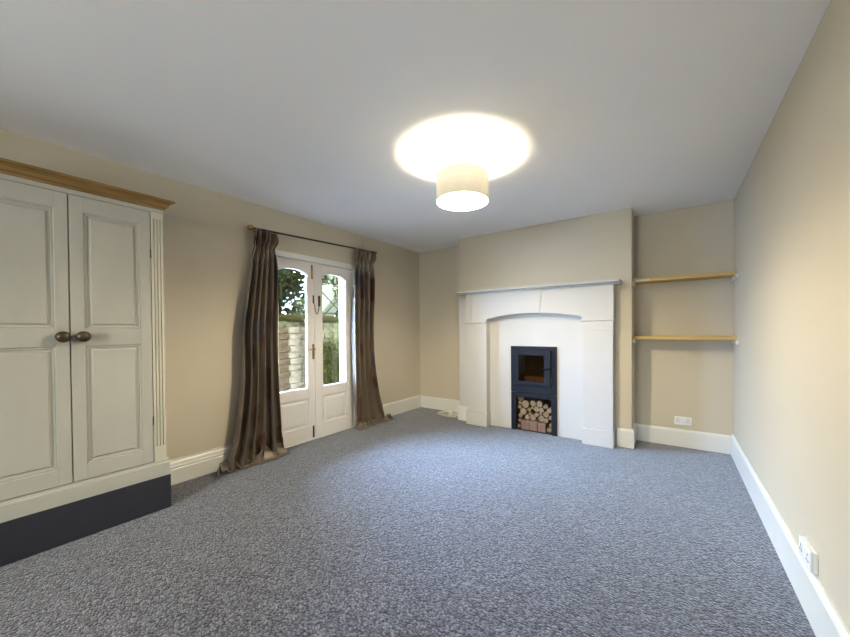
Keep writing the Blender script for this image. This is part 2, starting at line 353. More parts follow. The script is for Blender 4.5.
# ------------------------------------------------------------------ garden doors
fr_ = thing('trim_1', 'white timber frame round the pair of garden doors', 'frame', (XL, 2.38, 0), kind='structure'); del fr_['category']
mk('frame_head', B(XL-0.055, XL+0.022, DY0, DY1, 1.985, DZ), M['trim'], fr_, 0.003)
mk('frame_jamb', B(XL-0.055, XL+0.012, DY0, DY0+.032, 0, 1.985), M['trim'], fr_, 0.003)
mk('frame_jamb', B(XL-0.055, XL+0.012, 2.917, DY1, 0, 1.985), M['trim'], fr_, 0.003)
mk('threshold', B(XL-0.15, XL-0.0, DY0+.033, 2.916, -.0, 0.018), M['trim'], fr_, 0.003)
def arch_pts(y0, y1, zmid, drop, n=14):
    c = []
    for i in range(n+1):
        s = i/n; t_ = 2*s-1
        c.append((y0+(y1-y0)*s, zmid - drop*(abs(t_)**2.8)))
    return c
def garden_door(name, y0, y1, gy0, gy1, label):
    XF, XB = XL-0.002, XL-0.045
    d = thing(name, label, 'door', (XL-0.02, (y0+y1)/2, 0.0), kind='structure'); del d['category']
    mk('stile', B(XB, XF, y0, gy0, .022, 1.980), M['door_paint'], d, 0.0025)
    mk('stile', B(XB, XF, gy1, y1, .022, 1.980), M['door_paint'], d, 0.0025)
    mk('bottom_rail', B(XB, XF, gy0, gy1, .022, .165), M['door_paint'], d, 0.0025)
    mk('middle_rail', B(XB, XF, gy0, gy1, .475, .580), M['door_paint'], d, 0.0025)
    c = arch_pts(gy0, gy1, 1.885, .048)
    bm = prism(bmesh.new(), c + [(gy1, 1.98), (gy0, 1.98)], 0, XB, XF)
    mk('arched_top_rail', bm, M['door_paint'], d, 0.0)
    # raised and fielded panel
    p = fielded(gy0, gy1, .165, .475, XF, [(0, -.0), (.004, -.012), (.020, -.014), (.045, -.006)], M['door_paint'], d)
    # glazing bead + pane
    bm = bmesh.new()
    box(bm, XB+.01, XF-.006, gy0-.001, gy0+.009, .58, 1.815); box(bm, XB+.01, XF-.006, gy1-.009, gy1+.001, .58, 1.815); box(bm, XB+.01, XF-.006, gy0, gy1, .579, .590)
    g = mk('glazing_bead', bm, M['trim'], d)
    bm = prism(bmesh.new(), [(gy0, .58), (gy1, .58)] + [(y, z) for y, z in c[::-1]], 0, XB+.018, XB+.022)
    mk('glass_pane', bm, M['glass'], d)
    return d
def fielded(y0, y1, z0, z1, xf, rings, material, parent, name='panel'):
    """panel in a plane x = xf seen from +x: nested rectangles at (inset, depth)"""
    bm = bmesh.new(); prev = None
    for ins, dep in rings:
        q = [bm.verts.new((xf+dep, y, z)) for y, z in ((y0+ins, z0+ins), (y1-ins, z0+ins), (y1-ins, z1-ins), (y0+ins, z1-ins))]
        if prev:
            for i in range(4): bm.faces.new((prev[i], prev[(i+1) % 4], q[(i+1) % 4], q[i]))
        else: first = q
        prev = q
    bm.faces.new(prev)
    bk = [bm.verts.new((xf-.022, v.co.y, v.co.z)) for v in first]
    for i in range(4): bm.faces.new((first[i], bk[i], bk[(i+1) % 4], first[(i+1) % 4]))
    bm.faces.new(bk)
    return mk(name, bm, material, parent)
dl = garden_door('door_1', 1.834, 2.3575, 1.93, 2.275, 'left white garden door with arched glass and brass lever')
dr_ = garden_door('door_2', 2.3605, 2.915, 2.458, 2.808, 'right white garden door with arched glass')
XF = XL-0.002
h = mk('handle_plate', B(XF, XF+.006, 2.322, 2.350, .905, 1.075), M['brass'], dl, 0.002)
lev = lathe(bmesh.new(), [(.008, 0), (.008, .035)], (XF+.006, 2.336, 1.02), 0, 10)
tube(lev, [(XF+.038, 2.340, 1.02), (XF+.042, 2.31, 1.022), (XF+.040, 2.262, 1.015)], [.007, .007, .006])
mk('lever', lev, M['brass'], h, smooth=True)
mk('top_bolt', B(XF, XF+.012, 2.318, 2.334, 1.80, 1.955), M['brass'], dl, 0.002)
mk('bottom_bolt', B(XF, XF+.012, 2.318, 2.334, .03, .16), M['dark_brass'], dl, 0.002)
mk('chain_plate', B(XF, XF+.008, 2.335, 2.351, 1.53, 1.62), M['dark_brass'], dl, 0.002)
ck = mk('chain_keep', B(XF, XF+.014, 2.405, 2.430, 1.50, 1.62), M['dark_brass'], dr_, 0.003)
tube(bm := bmesh.new(), [(XF+.012, 2.343+.074*s, 1.55-.13*math.sin(PI*s)+(-.02*s)) for s in [i/14 for i in range(15)]], .004, 6)
mk('security_chain', bm, M['dark_brass'], dl, smooth=True)

# ------------------------------------------------------------------ curtains and pole
rod = thing('curtain_rod', 'thin dark metal curtain pole with brass ball end above the garden doors', 'curtain rod', (XL, 1.64, 2.18))
RX = XL+.085
def rodz(y): return 2.186 + (y-1.64)*.041
mk('pole', tube(bmesh.new(), [(RX, 1.645, rodz(1.645)), (RX, 3.235, rodz(3.235))], .0095, 12), M['rod'], rod, smooth=True)
for y in (1.625,):
    c = []
    for i in range(9):
        a = -PI/2+PI*i/8; c.append((max(.028*math.cos(a), .0008), .028*math.sin(a)))
    mk('finial', lathe(bmesh.new(), [(.010, .03)] + c[::-1], (RX, y, rodz(y)), 1, 16), M['brass'], rod, smooth=True)
for y in (1.70, 3.22):
    b_ = lathe(bmesh.new(), [(.022, XL), (.022, XL+.006), (.007, XL+.008), (.007, RX)], (0, y, rodz(y)), 0, 12)
    mk('end_cap', lathe(bmesh.new(), [(.0095, 0), (.014, .002), (.014, .012), (.006, .016)], (RX, 3.2355, rodz(3.2355)), 1, 12), M['rod'], rod, smooth=True) if y > 3 else None
    mk('bracket', b_, M['brass'], rod, smooth=True)

def curtain(name, label, top, mid, bot, nf, ph, seed, pud, NPL=7, flat=lambda t: 1):
    """top, mid, bot: (y0, y1) extents at rod, mid height and floor"""
    NU, NV = 240, 130; FL = 2.2
    root = thing(name, label, 'curtain', (XL+.1, (top[0]+top[1])/2, 0), group='pair of floral curtains')
    rz = (rodz(top[0])+rodz(top[1]))/2
    L = rz - .012 + pud[0]
    rnd = random.Random(seed)
    amps = [rnd.uniform(.65, 1.2) for _ in range(nf+2)]; offs = [rnd.uniform(-.25, .25) for _ in range(nf+2)]
    bm = bmesh.new(); grid = []
    uvl = bm.loops.layers.uv.new('uv')
    for j in range(NV+1):
        s = L*j/NV; row = []
        hang = rz-.012-s
        t_ = min(1, s/(rz-.012))
        # extents
        if t_ < .5: a = t_/.5; a = a*a*(3-2*a); y0 = top[0]*(1-a)+mid[0]*a; y1 = top[1]*(1-a)+mid[1]*a
        else: a = (t_-.5)/.5; a = a**FL; y0 = mid[0]*(1-a)+bot[0]*a; y1 = mid[1]*(1-a)+bot[1]*a
        over = max(0, -(hang-.012))
        for i in range(NU+1):
            u = i/NU
            k = u*nf; kk = min(int(k), nf); am = amps[kk]*(1-(k-kk)) + amps[min(kk+1, nf+1)]*(k-kk)
            of = offs[kk]*(1-(k-kk)) + offs[min(kk+1, nf+1)]*(k-kk)
            w_ = k*2*PI + ph + of*3*t_ + .5*math.sin(t_*3+seed+u*4)
            A = (.016 + .030*min(1, max(0, (s-.15)/.5)) + .014*t_)*am*flat(t_)
            fold = math.sin(w_) + .25*math.sin(2*w_+1.3*t_*3)
            # pinch heading: pleats flare at the top and are gathered 16 cm below it
            if s < .34:
                hd = 1 if s < .12 else max(0, 1-(s-.12)/.22); hd = hd*hd*(3-2*hd)
                tw = (u*NPL + .25 + .10*math.sin(u*7+seed)) % 1; tri = 1-4*abs(tw-.5)
                bulge = math.sin(min(1, s/.15)*PI)
                AH = (.008 + .026*max(0, 1-s/.19) + .008*bulge)*(.75+.5*math.sin(u*9+seed)**2)
                pinch = math.exp(-((s-.165)/.05)**2)
                shift = .018*(1-min(1, s/.17))*math.sin(u*NPL*PI+1)
                y0p, y1p = y0-.012*bulge+.016*pinch, y1+.014*bulge-.016*pinch
                fold = fold*(1-hd) + tri*hd
                A = A*(1-hd) + AH*hd
                y0p += shift*hd; y1p += shift*hd
            else: y0p, y1p = y0, y1
            y = y0p + (y1p-y0p)*u + .35*A*math.cos(w_)*(0.25+t_*.75)
            x = XL + .088 + A*fold + .03*t_*t_
            if s < .12: x += .012*math.sin(s/.12*PI) + .014
            if hang > .012: z = hang
            else:
                q = over/max(pud[0], 1e-6)
                nv = noise.noise(Vector((u*3.2+seed, q*1.2, seed*1.7)))
                nv2 = noise.noise(Vector((u*8+seed*3, q*2.5, 3.1)))
                lump = math.sin(min(1, q*1.05)*PI)*(.55+.7*nv+.5*nv2)
                z = .012 + .20*pud[0]/.2*max(0, lump)*.5*(1+.8*nv2) + .006*nv2*q
                z = max(.006, z)
                x += over*pud[1]*(.8+.35*nv) - .2*over*math.sin(q*PI) - (A*fold)*.75*min(1, q*1.6)
                y += over*pud[2]*(u-.5+pud[3]) + .015*nv2*q
            # slump creases above the floor
            if .012 < hang < .35:
                c = (1-hang/.35); x += .050*c*noise.noise(Vector((u*6+seed, hang*10, 7))) ; y += .030*c*noise.noise(Vector((u*7, hang*11+seed, 2)))
            x = max(x, XL+.036 if z < .22 else XL+.026)
            row.append(bm.verts.new((x, y, z)))
        grid.append(row)
    for j in range(NV):
        for i in range(NU):
            fc = bm.faces.new((grid[j][i], grid[j][i+1], grid[j+1][i+1], grid[j+1][i]))
            for l, (a, b_) in zip(fc.loops, ((i, j), (i+1, j), (i+1, j+1), (i, j+1))):
                l[uvl].uv = (a/NU*1.3+seed*.37, b_/NV*2.25)
    mk('fabric', bm, M['curtain'], root, smooth=True, solid=.0025)
    return root
curtain('curtain', 'brown floral curtain left of the garden doors, flaring and puddled on the carpet',
        (1.640, 1.870), (1.515, 1.840), (1.35, 1.875), 5, 0.6, 2, (.26, .40, .5, -.35), 5)
curtain('curtain', 'brown floral curtain right of the garden doors, narrower, hem resting on the carpet',
        (2.86, 3.215), (2.83, 3.14), (2.83, 3.36), 4, 2.2, 5, (.17, .45, .8, .35), 5, lambda t: 1-.55*max(0, (t-.5)/.5))
# thin wire running from the pole to the ceiling
mk_w = mk('curtain_wire', tube(bmesh.new(), [(XL+.004, 3.078, 2.262), (XL+.004, 3.078, 2.449)], .0022, 6), M['greybox'])
tag(mk_w, 'thin vertical wire on the wall from the curtain pole up to the ceiling', 'wire')

# ------------------------------------------------------------------ wardrobe
WX = -2.906
wd = thing('wardrobe', 'tall off-white two-door wardrobe with pine cornice and navy plinth on the left wall', 'wardrobe', (XL+.2, 0.42, 0))
mk('carcass', B(XL+.035, WX-.022, -.030, .870, .23, 2.06), M['wardrobe'], wd, 0.002)
mk('top_rail', B(WX-.022, WX, -.030, .870, 2.033, 2.06), M['wardrobe'], wd, 0.001)
mk('plinth', B(XL+.035, WX+.012, -.047, .887, .0, .230), M['navy'], wd, 0.003)
bm = bmesh.new(); prism(bm, [(WX-.021, .2305), (WX+.010, .2305), (WX+.010, .315), (WX+.004, .325), (WX+.004, .338), (WX-.021, .338)], 1, -.042, .882)
mk('base_moulding', bm, M['wardrobe'], wd)
# cornice
prof = [(XL+.04, 2.0605), (WX-.002, 2.0605), (WX+.008, 2.0605), (WX+.010, 2.072), (WX+.022, 2.078), (WX+.026, 2.095), (WX+.040, 2.108), (WX+.052, 2.112), (WX+.052, 2.126), (XL+.04, 2.126)]
bm = bmesh.new()
# mitred right end: sweep profile, extending with its projection
pr_ = prof[1:-1]
A = []; Bv = []
for x_, z_ in prof:
    e_ = max(0, x_-WX); A.append(bm.verts.new((x_, .872+e_, z_))); Bv.append(bm.verts.new((x_, -.032-e_, z_)))
n_ = len(prof)
for i in range(n_): bm.faces.new((A[i], A[(i+1) % n_], Bv[(i+1) % n_], Bv[i]))
bm.faces.new(A); bm.faces.new(Bv[::-1])
mk('cornice', bm, M['cornice'], wd)
# pilasters with flutes
for y0 in (.801, -.028):
    bm = bmesh.new(); yw = .066
    cuts = [0, .012, .019, .029, .036, .046, .053, yw]
    pts = []
    for i, c_ in enumerate(cuts):
        pts.append((WX, y0+c_))
    outl = [(WX-.022, y0)]
    for a in range(0, len(cuts), 2):
        outl.append((WX+.002, y0+cuts[a])); outl.append((WX+.002, y0+cuts[a+1]))
        if a+2 < len(cuts): outl.append((WX-.005, (y0+cuts[a+1])+.002)); outl.append((WX-.005, (y0+cuts[a+2])-.002))
    outl.append((WX-.022, y0+yw))
    prism(bm, outl, 2, .44, 1.99)
    box(bm, WX-.022, WX+.002, y0, y0+yw, .338, .44); box(bm, WX-.022, WX+.002, y0, y0+yw, 1.99, 2.033)
    mk('fluted_pilaster', bm, M['flute'], wd)
def wd_door(y0, y1, py0, py1, kside):
    d = mk('door', wdoor_bm(y0, y1, py0, py1), M['wardrobe'], wd, 0.0015)
    for z0, z1 in ((.432, 1.142), (1.242, 1.938)):
        fielded(py0, py1, z0, z1, WX, [(0, 0), (.005, -.006), (.011, -.004), (.014, -.012), (.024, -.013), (.034, -.004)], M['wardrobe'], d)
    ky = y1-.03 if kside > 0 else y0+.045
    prof = [(.011, 0), (.010, .012), (.012, .017), (.024, .024), (.030, .034), (.030, .042), (.024, .052), (.012, .058), (.002, .060)]
    mk('knob', lathe(bmesh.new(), [(a*1.08, WX+t_) for a, t_ in prof], (0, ky, 1.198), 0, 20), M['knob'], d, smooth=True)
    for z in (.62, 1.75) if kside < 0 else ():
        mk('hinge', B(WX-.001, WX+.004, y1-.002, y1+.0035, z-.03, z+.03), M['dark_brass'], d)
def wdoor_bm(y0, y1, py0, py1):
    bm = bmesh.new(); a, b_ = WX-.022, WX
    box(bm, a, b_, y0, py0, .342, 2.030); box(bm, a, b_, py1, y1, .342, 2.030)
    for z0, z1 in ((.342, .432), (1.142, 1.242), (1.938, 2.030)): box(bm, a, b_, py0, py1, z0, z1)
    return bm
wd_door(.424, .797, .482, .742, -1)
wd_door(.041, .4185, .108, .366, 1)

# ------------------------------------------------------------------ fireplace
YF, YI = 3.83, 3.935      # pilaster face, infill face
fp = thing('fireplace_surround', 'large cream painted fireplace surround with arched opening and mantel shelf', 'fireplace', (-1.36, YC, 0))
PLX = (-2.206, -1.915); PRX = (-0.785, -0.489)
K = 3.85/3.951
for x0, x1 in (PLX, PRX):
    mk('pilaster', B(x0+.004, x1-.004, YF, YC-.001, .17, 1.205), M['surround'], fp, 0.003)
    mk('pilaster_base', B(x0-.006, x1+.002, YF-.012, YC-.001, 0, .17), M['surround'], fp, 0.004)
    mk('capital', B(x0+.002, x1-.002, YF-.003, YC-.001, 1.206, 1.300), M['surround'], fp, 0.002)
    bm = prism(bmesh.new(), [(YC-.001, 1.300), (YF-.004, 1.300), (YF-.018, 1.308), (YF-.018, 1.322), (YC-.001, 1.322)], 0, x0-.012 if x0 < -1.5 else x0-.008, x1+.010 if x1 > -1 else x1-.002)
    mk('capital_moulding', bm, M['surround'], fp)
# frieze with shallow arch
bm = bmesh.new(); pts = [(PLX[0], 1.3225), (PLX[1], 1.3225)]
n_ = 24
for i in range(n_+1):
    s = i/n_; x_ = PLX[1]+(PRX[0]-PLX[1])*s; t_ = 2*s-1
    pts.append((x_, 1.350+.060*(1-abs(t_)**2.3)))
pts += [(PRX[0], 1.3225), (PRX[1], 1.3225), (PRX[1], 1.672), (PLX[0], 1.672)]
prism(bm, pts, 1, YF, YC-.001)
mk('frieze', bm, M['surround'], fp)
ks = bmesh.new(); prism(ks, [(-1.507, 1.4095), (-1.250, 1.4095), (-1.215, 1.670), (-1.555, 1.670)], 1, YF-.006, YF+.01)
mk('keystone', ks, M['surround'], fp, 0.002)
mk('end_block', B(PRX[1]-.075, PRX[1]+.003, YF-.006, YC-.001, 1.323, 1.671), M['surround'], fp, 0.003)
mk('end_block', B(PLX[0]-.003, PLX[0]+.075, YF-.006, YC-.001, 1.323, 1.671), M['surround'], fp, 0.003)
bm = prism(bmesh.new(), [(YC-.001, 1.6725), (YF-.012, 1.6725), (YF-.016, 1.688), (YF-.080, 1.690), (YF-.085, 1.696), (YF-.085, 1.714), (YC-.001, 1.716)], 0, -2.310, -.424)
mk('mantel_shelf', bm, M['surround'], fp, 0.002)
SX0, SX1 = -1.630, -1.077
bm = B(PLX[1]-.01, OX0-.0, YI, YC-.001, 0, 1.42); box(bm, OX1, PRX[0]+.01, YI, YC-.001, 0, 1.42); box(bm, OX0, OX1, YI, YC-.001, .99, 1.42)
mk('backing_board', B(BX0+.001, PLX[0]-.0005, YC-.008, YC-.0005, .192, 1.671), M['surround'], fp, 0.001)
mk('infill_panel', bm, M['surround'], fp)
# stove
sv = thing('stove', 'blue-black inset wood stove with glass door above an open log store', 'stove', (-1.354, YI, 0))
YS = YI-.018
bm = B(SX0, -1.585, YS, YI-.0005, .462, 1.020); box(bm, -1.135, SX1, YS, YI-.0005, .462, 1.020); box(bm, -1.585, -1.135, YS, YI-.0005, .978, 1.020); box(bm, -1.585, -1.135, YS, YI-.0005, .462, .552)
mk('upper_plate', bm, M['iron'], sv, 0.002)
bm = B(SX0, -1.568, YS+.002, YI-.0005, .0, .458); box(bm, -1.142, SX1, YS+.002, YI-.0005, .0, .458); box(bm, -1.568, -1.142, YS+.002, YI-.0005, .405, .458)
mk('lower_plate', bm, M['iron'], sv, 0.002)
mk('air_slider', B(-1.548, -1.185, YS-.010, YS+.002, .418, .448), M['iron'], sv, 0.003)
d = bmesh.new(); YD = YS-.022
for a in ((-1.580, -1.524, .555, .974), (-1.218, -1.140, .555, .974), (-1.524, -1.218, .555, .606), (-1.524, -1.218, .914, .974)):
    box(d, a[0], a[1], YD, YS-.001, a[2], a[3])
sd = mk('stove_door', d, M['iron'], sv, 0.004)
mk('door_glass', B(-1.526, -1.216, YD+.008, YD+.012, .604, .916), M['smoked'], sd)
hb = lathe(bmesh.new(), [(.010, -.03), (.010, 0)], (-1.165, YD, .765), 1, 12); tube(hb, [(-1.165, YD-.028, .765), (-1.196, YD-.034, .767), (-1.210, YD-.034, .767)], .007, 8)
lathe(hb, [(.001, -.018), (.011, -.012), (.013, 0), (.011, .012), (.001, .018)], (-1.208, YD-.034, .767), 1, 12)
mk('handle', hb, M['iron'], sd, smooth=True)
for z in (.64, .89):
    mk('hinge', tube(bmesh.new(), [(-1.592, YD+.004, z-.025), (-1.592, YD+.004, z+.025)], .008, 8), M['iron'], sd, smooth=True)
mk('latch', B(-1.130, -1.116, YS-.014, YS, .62, .93), M['iron'], sv, 0.002)
# firebox and log store liners
bm = bmesh.new()
def liner(bm, x0, x1, z0, z1, y0, y1, t=.008):
    box(bm, x0, x0+t, y0, y1, z0, z1); box(bm, x1-t, x1, y0, y1, z0, z1); box(bm, x0+t, x1-t, y0, y1, z0, z0+t); box(bm, x0+t, x1-t, y0, y1, z1-t, z1); box(bm, x0+t, x1-t, y1-t, y1, z0+t, z1-t)
liner(bm, -1.592, -1.118, .47, .982, YI+.001, 4.27)
mk('firebox', bm, M['soot'], sv)
bm = bmesh.new(); liner(bm, -1.592, -1.118, .001, .462, YI+.001, 4.27)
mk('log_store', bm, M['soot'], sv)
for k in range(3):
    mk('fire_brick', B(-1.575+k*.148, -1.575+k*.148+.143, 4.225, 4.258, .482, .62), M['firebrick'], sv, 0.002)
mk('fire_brick', B(-1.575, -1.135, 4.00, 4.22, .479, .52), M['firebrick'], sv, 0.003)
# bricks under the logs
def zx(a): return -1.630+(a-65)*.00205
def zz(b_): return (578-b_)*.00197
bpos = []
for i, (a, b_, c_, tilt) in enumerate(((-1.515, -1.417, .108, 0), (-1.414, -1.316, .112, 0), (-1.313, -1.215, .106, 0))):
    o = mk('brick', B(-.048, .048, -.03, .16, 0, c_), M['redbrick'], None, 0.004)
    o.location = ((a+b_)/2, YI+.045, .0095)
    tag(o, ('left', 'middle', 'right')[i]+' pinkish brick of the three under the stacked logs', 'brick', 'bricks under the logs')
# logs: packed discs
raw = [(115, 388, 20), (173, 420, 20), (210, 420, 20), (253, 410, 14), (140, 435, 25), (135, 468, 22), (106, 450, 13), (197, 455, 18), (240, 445, 15), (285, 440, 17),
       (207, 485, 14), (255, 482, 19), (284, 490, 13), (180, 512, 18), (222, 513, 19), (148, 500, 17), (258, 516, 14), (170, 460, 13), (112, 492, 15), (112, 522, 15), (228, 468, 10), (176, 484, 11),
       (103, 555, 16), (284, 520, 13), (284, 552, 15), (190, 436, 9), (104, 420, 12)]
P = [[zx(a), zz(b_), r_*.00200] for a, b_, r_ in raw]
brk = (-1.515, -1.215, .123)
for it in range(400):
    for i in range(len(P)):
        for j in range(i+1, len(P)):
            dx = P[j][0]-P[i][0]; dz = P[j][1]-P[i][1]; dd = math.hypot(dx, dz) or 1e-6; mn = P[i][2]+P[j][2]+.0008
            if dd < mn:
                k = (mn-dd)/2/dd; P[i][0] -= dx*k; P[i][1] -= dz*k; P[j][0] += dx*k; P[j][1] += dz*k
    for p in P:
        p[1] -= .0002
        p[0] = min(max(p[0], -1.567+p[2]), -1.143-p[2]); p[1] = max(p[1], .0105+p[2])
        # keep above / beside bricks
        if brk[0]-p[2] < p[0] < brk[1]+p[2] and p[1] < brk[2]+p[2]:
            if p[0] < brk[0] and p[1] < brk[2]: p[0] = brk[0]-p[2]
            elif p[0] > brk[1] and p[1] < brk[2]: p[0] = brk[1]+p[2]
            else: p[1] = brk[2]+p[2]
rnd = random.Random(4)
P = [p for i, p in enumerate(P) if all(math.hypot(p[0]-q[0], p[1]-q[1]) > (p[2]+q[2])*.93 for q in P[:i])]
P = [[p[0], p[1], min(p[2], p[0]+1.568, -1.142-p[0])] for p in P]
def log_label(p, P):
    x_, z_, r_ = p
    row = sorted(P, key=lambda q: -q[1]); rank = row.index(p)
    size = 'thick' if r_ > .037 else ('medium' if r_ > .029 else 'thin')
    side = 'left side' if x_ < -1.47 else ('right side' if x_ > -1.25 else 'middle')
    hgt = 'top' if z_ > .28 else ('upper half' if z_ > .2 else ('lower half' if z_ > .12 else 'floor'))
    return size, side, hgt
seen = {}
labs = []
for p in P: labs.append(log_label(p, P))
for p, lb in zip(P, labs):
    same = sorted([q for q, l2 in zip(P, labs) if l2 == lb], key=lambda q: (q[0], q[1]))
    k = same.index(p); nsame = len(same)
    pos = '' if nsame == 1 else (', '+(['left one', 'right one'] if nsame == 2 else ['leftmost', 'second from left', 'third from left', 'fourth from left', 'fifth from left'])[k] + '')
    lt = .20+.05*rnd.random(); yy = YI+.028+.035*rnd.random()
    bm = bmesh.new(); rr_ = p[2]-.0006; nn = 18
    rad = [rr_*(1-.05*rnd.random()) for _ in range(nn)]
    rings = []
    for t_ in (0, .004, lt):
        rings.append([bm.verts.new((rad[k2]*(.97 if t_ == 0 else 1)*math.cos(2*PI*k2/nn), t_, rad[k2]*(.97 if t_ == 0 else 1)*math.sin(2*PI*k2/nn))) for k2 in range(nn)])
    for a in range(2):
        for k2 in range(nn): bm.faces.new((rings[a][k2], rings[a][(k2+1) % nn], rings[a+1][(k2+1) % nn], rings[a+1][k2]))
    bm.faces.new(rings[-1])
    root = mk('log', bm, M['bark'], None, smooth=False)
    root.location = (p[0], yy, p[1])
    e = bmesh.new(); c_ = e.verts.new((0, -.0005, 0)); ev = [e.verts.new((rad[k2]*.955*math.cos(2*PI*k2/nn), 0.0, rad[k2]*.955*math.sin(2*PI*k2/nn))) for k2 in range(nn)]
    for k2 in range(nn): e.faces.new((c_, ev[k2], ev[(k2+1) % nn]))
    me = bpy.data.meshes.new('cut_end'); e.to_mesh(me); e.free(); me.materials.append(M['log_end'])
    eo = bpy.data.objects.new('cut_end', me); eo.parent = root; eo['label'] = 'pale sawn end of the log'; col.objects.link(eo)
    tag(root, '%s log, %s %s of the store%s' % (lb[0], lb[2], lb[1], pos), 'log', 'logs in the log store')

# ------------------------------------------------------------------ ceiling lamp
lp = thing('ceiling_lamp', 'lit cream drum pendant lamp hanging from the ceiling', 'ceiling lamp', LAMP)
lx, ly = LAMP[0], LAMP[1]
mk('ceiling_rose', lathe(bmesh.new(), [(.050, 2.4495), (.050, 2.438), (.040, 2.425), (.014, 2.415), (.008, 2.405)], (lx, ly, 0), 2, 28), M['plastic'], lp, smooth=True)
mk('flex', tube(bmesh.new(), [(lx, ly, 2.41), (lx, ly, 2.335)], .0035, 8), M['plastic'], lp, smooth=True)
mk('bulb_holder', lathe(bmesh.new(), [(.010, 2.340), (.017, 2.332), (.019, 2.290), (.016, 2.280)], (lx, ly, 0), 2, 20), M['plastic'], lp, smooth=True)
bm = bmesh.new()
ro, ri = .183, .1815
rings = []
for r_, z_ in ((ro, 2.128), (ro, 2.312), (ri, 2.312), (ri, 2.128)):
    rings.append([bm.verts.new((lx+r_*math.cos(2*PI*k/64), ly+r_*math.sin(2*PI*k/64), z_)) for k in range(64)])
rings = rings[:2]
bm.free(); bm = bmesh.new()
rings = [[bm.verts.new((lx+ro*math.cos(2*PI*k/64), ly+ro*math.sin(2*PI*k/64), z_)) for k in range(64)] for z_ in (2.128, 2.312)]
for k in range(64): bm.faces.new((rings[0][k], rings[0][(k+1) % 64], rings[1][(k+1) % 64], rings[1][k]))
sh = mk('lamp_shade', bm, M['shade'], lp, smooth=True)
for z_ in (2.128, 2.312):
    mk('rim', tube(bmesh.new(), [(lx+.1835*math.cos(2*PI*k/48), ly+.1835*math.sin(2*PI*k/48), z_) for k in range(49)], .0022, 6), M['plastic'], sh, smooth=True)
for k in range(3):
    a = 2*PI*k/3+.4
    mk('spoke', tube(bmesh.new(), [(lx+.018*math.cos(a), ly+.018*math.sin(a), 2.292), (lx+.10*math.cos(a), ly+.10*math.sin(a), 2.300), (lx+.183*math.cos(a), ly+.183*math.sin(a), 2.311)], .0018, 6), M['plastic'], lp, smooth=True)
# lit bulb: clear glass tip below the lamp source
bm = lathe(bmesh.new(), [(.014, 2.284), (.018, 2.27), (.026, 2.262)], (lx, ly, 0), 2, 20)
mk('bulb_cap', bm, M['brass'], lp, smooth=True)

# ------------------------------------------------------------------ alcove shelves
SY = 4.065
for i, (zt, th, nm) in enumerate(((1.737, .034, 'upper'), (1.144, .036, 'lower'))):
    sh = thing('wall_shelf', 'bare pine shelf board in the right alcove, %s of the two%s' % (nm, ', white smear at left' if i == 0 else ''), 'shelf', (BX1, YA, zt-th), group='pine alcove shelves')
    mk('board', B(BX1+.002, XR-.002, SY, YA-.001, zt-th, zt), M['pine'], sh, 0.002)
    bo = mk('batten', B(BX1+.0005, BX1+.020, 4.02, YA-.001, zt-th-.036, zt-th-.0005), M['trim'], sh, 0.002); bo['label'] = 'white painted batten on the chimney side'
    bo = mk('batten', B(XR-.020, XR-.0005, 3.99, YA-.001, zt-th-.036, zt-th-.0005), M['trim'], sh, 0.002); bo['label'] = 'white painted batten on the right wall'
    if i == 0:
        mk('paint_smear', B(BX1+.03, BX1+.15, SY-.0012, SY+.001, zt-.026, zt-.008), M['label'], sh)

# ------------------------------------------------------------------ sockets
def socket(root, face, box_d):
    """local frame: plate in XZ, facing -Y, centred; returns parts"""
    def add(n2, bm, mt, par=root, bev=0):
        o = mk(n2, bm, mt, None, bev); o.parent = par; return o
    if box_d: add('back_box', B(-.072, .072, -box_d, 0, -.042, .042), M['plastic'], bev=.003)
    pl_ = add('face_plate', B(-.073, .073, -box_d-.009, -box_d, -.043, .043), M['plastic'], bev=.004)
    for s_ in (-1, 1):
        add('switch_rocker', B(s_*.012-.006, s_*.012+.006, -box_d-.013, -box_d-.008, .008, .028), M['plastic'], bev=.001)
        for dx, dz, ww, hh in ((0, .014, .003, .006), (-.011, -.008, .005, .003), (.011, -.008, .005, .003)):
            add('pin_slot', B(s_*.042+dx-ww, s_*.042+dx+ww, -box_d-.0096, -box_d-.0085, dz-hh, dz+hh), M['pin'])
s1 = thing('power_socket', 'white double power socket above the skirting in the right alcove', 'power socket', (.098, YA-.0005, .266), group='power sockets')
socket(s1, None, 0)
s2 = thing('power_socket', 'surface-mounted white power socket low on the right wall near the viewer', 'power socket', (XR-.0005, 2.06, .258), group='power sockets')
socket(s2, None, .016)
s2.rotation_euler = (0, 0, -PI/2)

# ------------------------------------------------------------------ cable heap
bm = bmesh.new(); rnd = random.Random(11)
pts = []
for k in range(84):
    a = k*.24; rr_ = .105+.035*math.sin(k*.17)
    pts.append((-2.68+rr_*1.5*math.cos(a)+.05*math.sin(k*.05), 4.09+rr_*.85*math.sin(a)+.02*math.sin(k*.11), .007+.020*(k/96)+.004*math.sin(k*.9)))
tube(bm, pts, .0048, 6)
tube(bm, [(-2.60, 4.02, .006), (-2.52, 3.99, .006), (-2.46, 4.02, .006), (-2.42, 3.98, .006)], .0042, 6)
tube(bm, [(-2.66, 4.15, .02), (-2.70, 4.22, .03), (-2.69, 4.258, .11), (-2.69, 4.262, .16)], .0035, 6)
cb = thing('cable', 'tangled coil of cream cable on the carpet in the left alcove', 'cable', (-2.62, 4.1, 0))
mk('coil', bm, M['cable'], cb, smooth=True)
mk('plug', B(-2.665, -2.615, 4.10, 4.135, .002, .032), M['plastic'], cb, 0.005)

